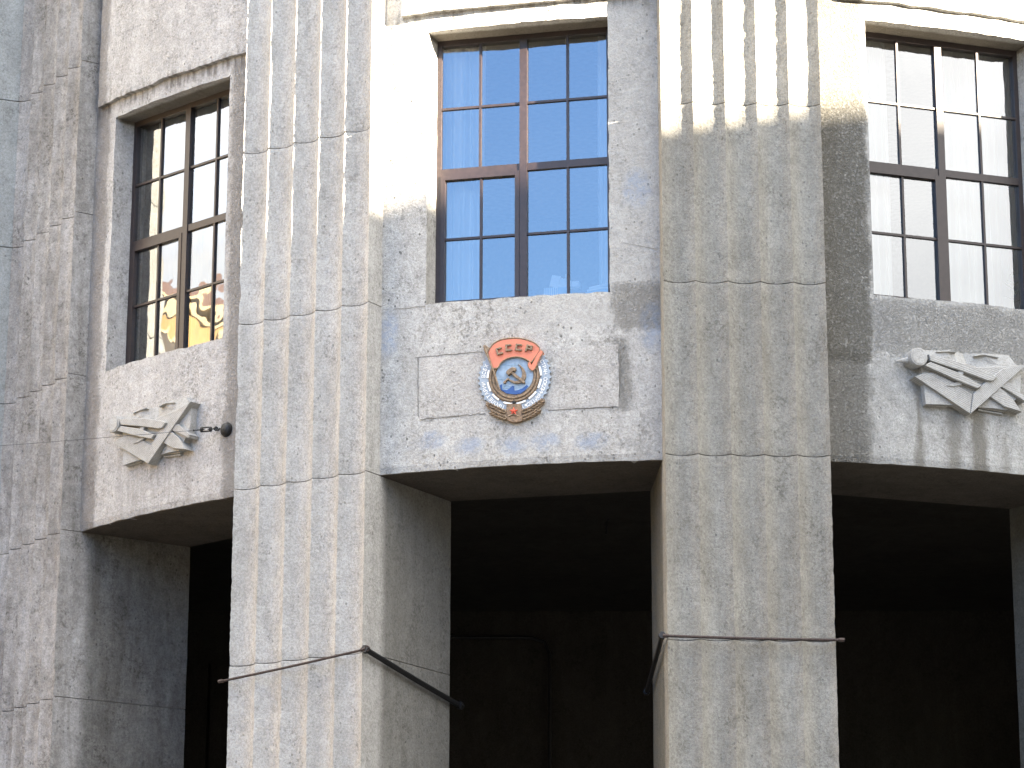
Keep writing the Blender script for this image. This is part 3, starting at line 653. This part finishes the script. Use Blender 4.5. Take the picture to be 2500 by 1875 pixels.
# ------------------------------------------------------------------ compass and set-square reliefs
def relief(bay, sx, label, dz=0.):
    def E(x, y): return (.000916 * x - .000037 * y - .844 + sx, .000079 * x - .000861 * y + 7.630 + H + dz)
    base = bay.arc(0)
    R0 = bay.world(0, base, 0)
    r = empty('stone_relief', label, 'relief', (R0.x, R0.y, 0), bay.rot, 'compass and square reliefs under the windows')
    def poly(name, pts, h0, h1, mat, ch=.006): return MB().prism([E(*p) for p in pts], -h1, -h0 + .03, ch).build(name, mat, r)
    # open book: pages bulge away from the spine
    def page(edge_in, edge_out, hi, name='book_page'):
        n, m_ = 12, 10; V = []; F = []
        for j in range(m_ + 1):
            v = j / m_
            def ip(pl_):
                q = v * (len(pl_) - 1); a = min(int(q), len(pl_) - 2); f = q - a
                return (pl_[a][0] * (1 - f) + pl_[a + 1][0] * f, pl_[a][1] * (1 - f) + pl_[a + 1][1] * f)
            a, b = ip(edge_in), ip(edge_out)
            for i in range(n + 1):
                u = i / n; p = E(a[0] + (b[0] - a[0]) * u, a[1] + (b[1] - a[1]) * u)
                h = .004 + (.02 if v > .5 else .04 * v) * min(1, .4 + u) + hi * math.sin(min(u * 1.15, 1) * math.pi * .62) * (1 - .25 * u) + .012 * math.exp(-((u - .45) / .1) ** 2) * (1 if v < .3 else 0)
                V.append((p[0], -h, p[1]))
        for j in range(m_):
            for i in range(n): q = j * (n + 1) + i; F.append([q, q + 1, q + n + 2, q + n + 1])
        c = len(V); V += [(x, .03, z) for x, y, z in V]
        ed = [i for i in range(n + 1)] + [j * (n + 1) + n for j in range(1, m_ + 1)] + [m_ * (n + 1) + i for i in range(n - 1, -1, -1)] + [j * (n + 1) for j in range(m_ - 1, 0, -1)]
        for q in range(len(ed)): a, b = ed[q], ed[(q + 1) % len(ed)]; F.append([a, b, c + b, c + a])
        return mesh_obj(name, V, F, M['relief'], r)
    page([(935, 300), (965, 400), (985, 600), (1000, 905)], [(470, 275), (430, 420), (470, 700), (490, 885)], .055)
    page([(937, 300), (967, 400), (987, 600), (1002, 905)], [(1430, 330), (1560, 500), (1560, 760), (1400, 955)], .055)
    for (a, b, c_) in (((600, 300), (740, 283), (830, 305)), ((1030, 345), (1130, 318), (1300, 372))):
        poly('page_curl', [a, b, c_, (b[0] + 10, b[1] + 22)], .0, .076, M['relief'], .004)
    for i in range(4):   # page edges under the square
        poly('page_edge', [(500, 770 + i * 34), (760, 800 + i * 30), (740, 820 + i * 30), (490, 792 + i * 34)], .0, .045 - i * .008, M['relief'], .003)
        poly('page_edge', [(1100, 850 + i * 26), (1380, 905 + i * 24), (1370, 922 + i * 24), (1100, 868 + i * 26)], .0, .045 - i * .008, M['relief'], .003)
    # set square laid over a drawing sheet
    poly('drawing_sheet', [(375, 590), (967, 985), (1570, 452), (1330, 470), (900, 480), (560, 530)], .0, .082, M['hatch_a'])
    poly('set_square', [(345, 590), (965, 1005), (990, 790), (760, 640), (540, 545), (420, 560)], .0, .100, M['hatch_b'])
    poly('set_square', [(967, 1005), (1605, 452), (1330, 500), (1130, 650), (992, 790)], .0, .112, M['hatch_c'])
    poly('square_web', [(700, 695), (790, 660), (840, 640), (830, 615), (900, 640), (860, 690), (780, 705)], .0, .112, M['relief'])
    # compass
    poly('compass_leg', [(480, 352), (900, 455), (1180, 560), (1250, 605), (1200, 650), (1140, 645), (870, 545), (500, 425)], .05, .138, M['hatch_a'])
    poly('compass_leg', [(440, 478), (500, 438), (830, 562), (1075, 700), (1030, 735), (790, 640)], .05, .138, M['hatch_a'])
    poly('compass_tip', [(1330, 650), (1400, 650), (1610, 835), (1590, 870), (1430, 770), (1310, 700)], .0, .10, M['hatch_a'])
    poly('compass_tip', [(1190, 815), (1300, 710), (1440, 830), (1550, 985), (1350, 925)], .0, .10, M['hatch_a'])
    poly('crossbar', [(815, 535), (885, 540), (850, 650), (785, 630)], .05, .124, M['relief'])
    # hinge knob
    cx, cz = E(375, 378); kn = MB()
    pr = [(.03, .088), (-.11, .090), (-.135, .084), (-.142, .068), (-.122, .062), (-.122, .0005)]
    kn.tube([(cx, h, cz) for h, _ in pr], [q for _, q in pr], 28, cap=False); kn.build('hinge_knob', M['relief'], r)
    hb = MB()
    for i in range(6): zz = cz - .045 + i * .018; hw = math.sqrt(max(.06 ** 2 - (zz - cz) ** 2, 0)); hb.box(cx - hw, cx + hw, -.138, -.115, zz - .0035, zz + .0035)
    hb.build('knob_ridge', M['relief'], r)
    c2 = E(215, 400); MB().tube([(c2[0] - .035, -.02, c2[1]), (c2[0] + .07, -.06, c2[1] + .01)], [.008, .035], 12).build('knob_stub', M['relief'], r)
    return r
relief(BAYS['r'], -.025, 'carved relief of compass, square and book with dark drip stains beneath, under the right window')
relief(BAYS['l'], -.0, 'carved relief of compass, square and book behind the span wire, under the left window', -.045)

# ------------------------------------------------------------------ emblem
def E(x, y): return (.000611 * x - .515, -.000039 * x - .000615 * y + 7.6746 + H)
EC = E(815, 785); EY = bc.arc(-.02)
eo = bc.world(EC[0], EY, EC[1])
EM = empty('enamel_emblem', 'enamelled order emblem with red banner, hammer and sickle under the centre window', 'emblem', eo, bc.rot)
def e2(p): q = E(*p); return (q[0] - EC[0], q[1] - EC[1])
def epoly(name, pts, y0, y1, mat, ch=.003, raw=False, par=None): return MB().prism([p if raw else e2(p) for p in pts], -y1, -y0, ch).build(name, M[mat], par or EM)
def catmull(pts, n=6, closed=True):
    out = []; m_ = len(pts); R_ = range(m_) if closed else range(m_ - 1)
    for i in R_:
        g_ = lambda k: pts[k % m_] if closed else pts[max(0, min(m_ - 1, k))]
        p0, p1, p2, p3 = g_(i - 1), g_(i), g_(i + 1), g_(i + 2)
        for j in range(n):
            t_ = j / n
            out.append(tuple(.5 * ((2 * p1[c]) + (-p0[c] + p2[c]) * t_ + (2 * p0[c] - 5 * p1[c] + 4 * p2[c] - p3[c]) * t_ ** 2 + (-p0[c] + 3 * p1[c] - 3 * p2[c] + p3[c]) * t_ ** 3) for c in (0, 1)))
    if not closed: out.append(pts[-1])
    return out
# gear ring
gp = []
NT = 40
for i in range(NT):
    for (f, r) in ((0, .333), (.45, .333), (.55, .347), (.92, .347)):
        a = (i + f) / NT * 2 * math.pi; gp.append((r * math.cos(a), r * math.sin(a)))
epoly('gear_ring', gp, -.02, .022, 'ringblue', .003, True)
def circ(r, n=48, c=(0, 0)): return [(c[0] + r * math.cos(i * 2 * math.pi / n), c[1] + r * math.sin(i * 2 * math.pi / n)) for i in range(n)]
epoly('inner_ring', circ(.246), .01, .028, 'bronze', .002, True)
dc = e2((818, 763))
epoly('blue_field', circ(.178, 48, dc), .01, .031, 'sky', .001, True)
# oak wreath of overlapping leaves
for sgn in (1, -1):
    for i in range(24):
        a = math.pi * 1.5 + sgn * (.10 + i * .095)
        for (rr, tl) in ((.197, .28), (.226, -.28)):
            cx, cz = rr * math.cos(a), rr * math.sin(a); d = a + sgn * math.pi / 2 + tl * sgn
            pts = []
            for q in range(8):
                ph = q / 8 * 2 * math.pi; u, v = .019 * math.cos(ph), .0095 * math.sin(ph); pts.append((cx + u * math.cos(d) - v * math.sin(d), cz + u * math.sin(d) + v * math.cos(d)))
            if i < 21: epoly('wreath_leaf', pts, .02, .040 + random.uniform(0, .005), 'bronze', .004, True)
# white dashes
def ang(p): q = e2(p); return math.atan2(q[1], q[0])
for a, b in [((430, 680), (395, 800)), ((402, 862), (445, 1005)), ((475, 1048), (572, 1145)), ((645, 1183), (785, 1192)), ((850, 1192), (988, 1145)), ((1035, 1112), (1150, 1005)), ((1180, 950), (1240, 812)), ((1240, 755), (1200, 612))]:
    a0, a1 = ang(a), ang(b)
    if a1 - a0 > math.pi: a1 -= 2 * math.pi
    if a0 - a1 > math.pi: a1 += 2 * math.pi
    pts = [((.262) * math.cos(a0 + (a1 - a0) * i / 8), (.262) * math.sin(a0 + (a1 - a0) * i / 8)) for i in range(9)] + [((.243) * math.cos(a1 + (a0 - a1) * i / 8), (.243) * math.sin(a1 + (a0 - a1) * i / 8)) for i in range(9)]
    epoly('white_dash', pts, .015, .034, 'white', .003, True)
# water and dam
epoly('dark_water', [(588, 915), (625, 890), (632, 975), (700, 985), (740, 960), (790, 915), (815, 922), (820, 992), (880, 985), (950, 950), (1010, 903), (1035, 925), (990, 985), (920, 1040), (820, 1055), (700, 1040), (610, 985)], .02, .036, 'wave', .002)
for i, (a, b, y) in enumerate([(640, 760, 925), (645, 740, 950), (830, 940, 930), (830, 920, 955), (560, 690, 815), (640, 720, 905), (830, 900, 905)]):
    epoly('water_line', [(a, y), (b, y + 2), (b, y + 9), (a, y + 7)], .02, .034, 'wavelt', .001)
for x0 in (600, 680, 760, 840, 920): epoly('dam_pier', [(x0, 595), (x0 + 8, 595), (x0 + 10, 660), (x0 + 2, 660)], .02, .0335, 'wavelt', .001)
epoly('dam_wall', [(575, 590), (900, 580), (900, 590), (575, 602)], .02, .034, 'wavelt', .001)
# hammer and sickle
epoly('sickle', catmull([(878, 583), (925, 612), (970, 660), (1000, 735), (992, 815), (945, 868), (880, 888), (810, 880), (750, 850), (716, 812), (725, 798), (770, 828), (840, 850), (900, 835), (935, 780), (942, 715), (925, 655), (900, 615)], 3), .02, .050, 'bronze', .004)
epoly('sickle_handle', [(725, 795), (742, 822), (700, 850), (690, 885), (650, 888), (650, 868), (690, 830)], .02, .052, 'bronze', .004)
epoly('hammer_handle', [(770, 735), (800, 700), (850, 745), (990, 862), (988, 885), (960, 885), (830, 790)], .02, .060, 'bronze', .004)
epoly('hammer_head', [(742, 668), (790, 640), (850, 648), (855, 675), (838, 705), (808, 702), (735, 770), (703, 738), (700, 708)], .02, .068, 'bronze', .005)
# banner
top = [(412, 405), (440, 350), (500, 275), (610, 215), (760, 190), (900, 190), (1040, 222), (1150, 272), (1215, 335)]
fl = catmull(top, 4, False) + [(1205, 390), (1160, 460), (1110, 520), (1078, 558)] + catmull([(1060, 545), (1000, 510), (900, 478), (800, 478), (690, 510), (610, 575), (570, 640)], 4, False) + [(485, 655), (450, 540)]
FLG = epoly('banner', fl, .0, .052, 'red', .004)
epoly('banner_fold', catmull([(1225, 375), (1268, 402), (1225, 480), (1190, 555), (1150, 650), (1110, 688), (1060, 655), (1040, 605), (1048, 565), (1075, 560), (1085, 600), (1110, 570), (1160, 470)], 3), .0, .058, 'red', .004)
def edge(pts, r=.006, y=.050, name='banner_edge', par=None): return MB().tube([(e2(p)[0], -y, e2(p)[1]) for p in pts], r, 6).build(name, M['bronze'], par or EM)
edge([(x, y - 8) for x, y in catmull(top, 4, False)], .008); edge(catmull([(1078, 560), (1000, 510), (900, 478), (800, 478), (690, 510), (610, 575), (570, 640), (500, 660)], 4, False))
edge([(1218, 340), (1222, 375), (1160, 465), (1105, 545), (1078, 560)], .005, .054); edge(catmull([(1222, 372), (1275, 402), (1225, 490), (1190, 565), (1150, 655), (1110, 692), (1058, 660), (1036, 605), (1045, 560)], 3, False), .005, .052)
edge([(368, 340), (450, 560), (530, 770), (600, 990)], [.011, .009, .008, .007], .060, 'flag_pole')
epoly('pole_finial', [(335, 300), (370, 285), (430, 330), (440, 380), (410, 400), (365, 400), (345, 350)], .0, .060, 'bronze', .006)
# raised letters on the banner, built of straight strokes
def glyph(ch, cx, cy, w, h, rot):
    st = {'C': [((-.5, -.5), (.5, -.5)), ((-.5, -.5), (-.5, .5)), ((-.5, .5), (.5, .5))],
          'P': [((-.5, -.5), (.5, -.5)), ((-.5, -.5), (-.5, .62)), ((.5, -.5), (.5, .12)), ((-.5, .12), (.5, .12))]}[ch]
    b = MB(); c_, s_ = math.cos(rad(rot)), math.sin(rad(rot))
    for i, (p, q) in enumerate(st):
        P_ = []; d = Vector((q[0] - p[0], q[1] - p[1])).normalized(); nn = Vector((-d.y, d.x)); tw = 13.
        a_ = Vector((p[0] * w, p[1] * h)) - d * tw; b_ = Vector((q[0] * w, q[1] * h)) + d * (tw if ch == 'P' else 2)
        for v in (a_ + nn * tw, b_ + nn * tw, b_ - nn * tw, a_ - nn * tw): P_.append(e2((cx + v.x * c_ - v.y * s_, cy + v.x * s_ + v.y * c_)))
        b.prism(P_, -(.072 + i * .0006), -.045, .003)
    b.build('banner_letter', M['bronze'], FLG)
glyph('C', 600, 388, 80, 84, -17); glyph('C', 742, 336, 76, 82, -5); glyph('C', 900, 332, 82, 82, 6); glyph('P', 1056, 345, 72, 76, 16)
# motto letters round the ring
dg = None
def char_mesh(ch, size):
    cu = bpy.data.curves.new('glyph', 'FONT'); cu.body = ch; cu.size = size; cu.extrude = .0015; cu.offset = .0003; cu.align_x = 'CENTER'; cu.resolution_u = 3
    ob = bpy.data.objects.new('glyph', cu); COL.objects.link(ob); bpy.context.view_layer.update()
    me = bpy.data.meshes.new_from_object(ob.evaluated_get(bpy.context.evaluated_depsgraph_get())); v = [tuple(x.co) for x in me.vertices]; f = [list(p.vertices) for p in me.polygons]
    bpy.data.objects.remove(ob); bpy.data.curves.remove(cu); bpy.data.meshes.remove(me); return v, f
def motto(txt, p0, p1, rr=.279):
    a0, a1 = ang(p0), ang(p1)
    while a1 > a0: a1 -= 2 * math.pi
    mb = MB()
    for i, ch in enumerate(txt):
        if ch == ' ': continue
        a = a0 + (a1 - a0) * i / (len(txt) - 1); v, f = char_mesh(ch, .047); b = len(mb.v)
        d = Vector((math.cos(a), math.sin(a))); tn = Vector((math.sin(a), -math.cos(a)))
        for (x, y, z) in v: q = d * (rr + y) + tn * x; mb.v.append((q.x, -.0245 - z, q.y))
        mb.f += [[b + k for k in ff] for ff in f]
    mb.build('motto_lettering', M['white'], EM)
motto('ПРОЛЕТАРИИ ВСЕХ', (628, 1238), (388, 612))
motto('СТРАН.СОЕДИНЯЙТЕСЬ!', (1222, 545), (945, 1232))
# base: star plate, wheat and ribbon
epoly('star_plate', catmull([(705, 1205), (760, 1198), (870, 1198), (920, 1205), (935, 1300), (945, 1400), (940, 1462), (830, 1490), (720, 1462), (700, 1400), (695, 1300)], 3), .0, .040, 'rust', .005)
epoly('ribbon', catmull([(372, 1178), (420, 1185), (480, 1225), (600, 1268), (700, 1290), (705, 1440), (600, 1430), (500, 1390), (440, 1365), (452, 1310), (395, 1250)], 3), -.02, .034, 'bronze', .005)
epoly('ribbon', catmull([(1262, 1118), (1282, 1150), (1262, 1200), (1205, 1262), (1212, 1325), (1090, 1405), (930, 1458), (925, 1290), (1040, 1260), (1150, 1190)], 3), -.02, .034, 'bronze', .005)
def leaves(path, n, w, side):
    for i in range(n):
        u = i / (n - 1) * (len(path) - 1); k = min(int(u), len(path) - 2); f = u - k; c = (path[k][0] * (1 - f) + path[k + 1][0] * f, path[k][1] * (1 - f) + path[k + 1][1] * f)
        dx, dy = path[k + 1][0] - path[k][0], path[k + 1][1] - path[k][1]; a0 = math.atan2(dy, dx)
        for s_ in (-1, 1):
            a = a0 + s_ * .42; cx, cy = c[0] + 17 * math.cos(a) - s_ * 13 * math.sin(a0), c[1] + 17 * math.sin(a) + s_ * 13 * math.cos(a0)
            pts = [(cx + 34 * math.cos(ph) * math.cos(a) - w * math.sin(ph) * math.sin(a), cy + 34 * math.cos(ph) * math.sin(a) + w * math.sin(ph) * math.cos(a)) for ph in [q * math.pi / 4 for q in range(8)]]
            epoly('wheat_grain', pts, .02, .046 + random.uniform(0, .006), 'bronze', .004)
leaves([(675, 1330), (560, 1275), (430, 1215)], 7, 11, 1); leaves([(690, 1425), (590, 1385), (480, 1335)], 6, 11, 1)
leaves([(950, 1325), (1080, 1270), (1230, 1165)], 8, 11, 1); leaves([(955, 1420), (1070, 1375), (1180, 1300)], 6, 11, 1)
stp = []
for i in range(10): a = -math.pi / 2 + i * math.pi / 5; r = 70 if i % 2 == 0 else 29; stp.append((812 + r * math.cos(a), 1318 + r * math.sin(a)))
b = MB(); c5 = e2((812, 1318)); V = [(e2(p)[0], -.044, e2(p)[1]) for p in stp] + [(c5[0], -.064, c5[1])] + [(e2(p)[0], -.03, e2(p)[1]) for p in stp]
F = [[i, (i + 1) % 10, 10][::-1] for i in range(10)] + [[i, 11 + i, 11 + (i + 1) % 10, (i + 1) % 10] for i in range(10)]
mesh_obj('red_star', V, F, M['starred'], EM)
MB().tube([(e2((812, 1180))[0], -.02, e2((812, 1180))[1]), (e2((812, 1180))[0], -.05, e2((812, 1180))[1])], .012, 10).build('fixing_bolt', M['blackiron'], EM)
edge(catmull([(735, 1395), (812, 1365), (885, 1395)], 4, False), .006, .045, 'plate_moulding')

# ------------------------------------------------------------------ houses across the street (seen only as reflections and shade)
def house(label, origin, rot, w, d, eaves, ridge, wallm, storeys, cols, dormers=0):
    h = empty('town_house', label, 'building', origin, rot)
    b = MB(); b.box(-w / 2, w / 2, 0, d, -.25, eaves); b.build('wall', wallm, h)
    rf = MB().prism([(-w / 2 - .4, eaves), (w / 2 + .4, eaves), (w / 2 + .4, eaves + .12), (-w / 2 - .4, eaves + .12)], -.45, d + .45).build('eaves_cornice', M['trim'], h)
    V = [(-w / 2 - .3, -.3, eaves + .13), (w / 2 + .3, -.3, eaves + .13), (w / 2 + .3, d + .3, eaves + .13), (-w / 2 - .3, d + .3, eaves + .13), (-w / 2 + 2, d / 2, ridge), (w / 2 - 2, d / 2, ridge)]
    mesh_obj('roof', V, [[0, 1, 5, 4], [1, 2, 5], [2, 3, 4, 5], [3, 0, 4], [0, 3, 2, 1]], M['roofred'], h)
    sh = (eaves - 1) / storeys
    for s_ in range(storeys):
        z = 1.0 + s_ * sh
        MB().box(-w / 2, w / 2, -.14, -.001, z + sh - .30, z + sh - .12).build('string_course', M['trim'], h)
        for c_ in range(cols):
            x = -w / 2 + (c_ + .5) * w / cols
            wn_ = MB(); wn_.box(x - .72, x - .6, -.1, .0 - .002, z + .5, z + sh - .7); wn_.box(x + .6, x + .72, -.1, -.002, z + .5, z + sh - .7); wn_.box(x - .72, x + .72, -.12, -.002, z + sh - .7, z + sh - .55); wn_.box(x - .78, x + .78, -.16, -.002, z + .38, z + .5)
            wo = wn_.build('window', M['trim'], h); MB().box(x - .6, x + .6, -.03, -.003, z + .5, z + sh - .7).build('pane', M['farglass'], wo)
    for i in range(dormers):
        x = -w / 2 + (i + .5) * w / dormers
        MB().prism([(x - .9, eaves + .1), (x + .9, eaves + .1), (x + .9, eaves + 1.2), (x, eaves + 2.4), (x - .9, eaves + 1.2)], .1, 2.5).build('dormer', wallm, h)
    return h
house('ochre town house with red roof and dormers far left across the street', (-41, 19.0, 0), rad(90) , 44, 12, 21.4, 23.8, M['yel_wall'], 6, 14, 7)
house('unseen cream town house with red roof across the street behind the viewer, added to block low sky light', (-16, -24.2, 0), rad(180), 64, 12, 18.0, 20.5, M['greywall'], 5, 17)  # out of view; added to cut low sky light on the lower facade
# the house that shades the lower facade: its ridge line is square to the sun
hc = Vector((2.13, 25.43)) + Vector((sd.x, sd.y)).normalized() * 46
hh = 11.22 + 46 * math.tan(rad(SEL))
ho = empty('town_house', 'grey flat-roofed house across the street to the right, throwing shade on the rotunda', 'building', (hc.x, hc.y, 0), math.atan2(sd.x, -sd.y) )
MB().box(-22, 22, -12, 0, -.25, hh - .3).build('wall', M['greywall'], ho)
MB().box(-22.2, 22.2, -12.2, .2, hh - .299, hh).build('parapet', M['trim'], ho)
for s_ in range(4):
    for c_ in range(14):
        x = -20.5 + c_ * 3.15; z = 1.2 + s_ * 3.7
        f_ = MB().box(x - .8, x + .8, .002, .06, z - .12, z).build('window', M['trim'], ho); MB().box(x - .7, x + .7, .002, .03, z + .001, z + 2.1).build('pane', M['farglass'], f_)
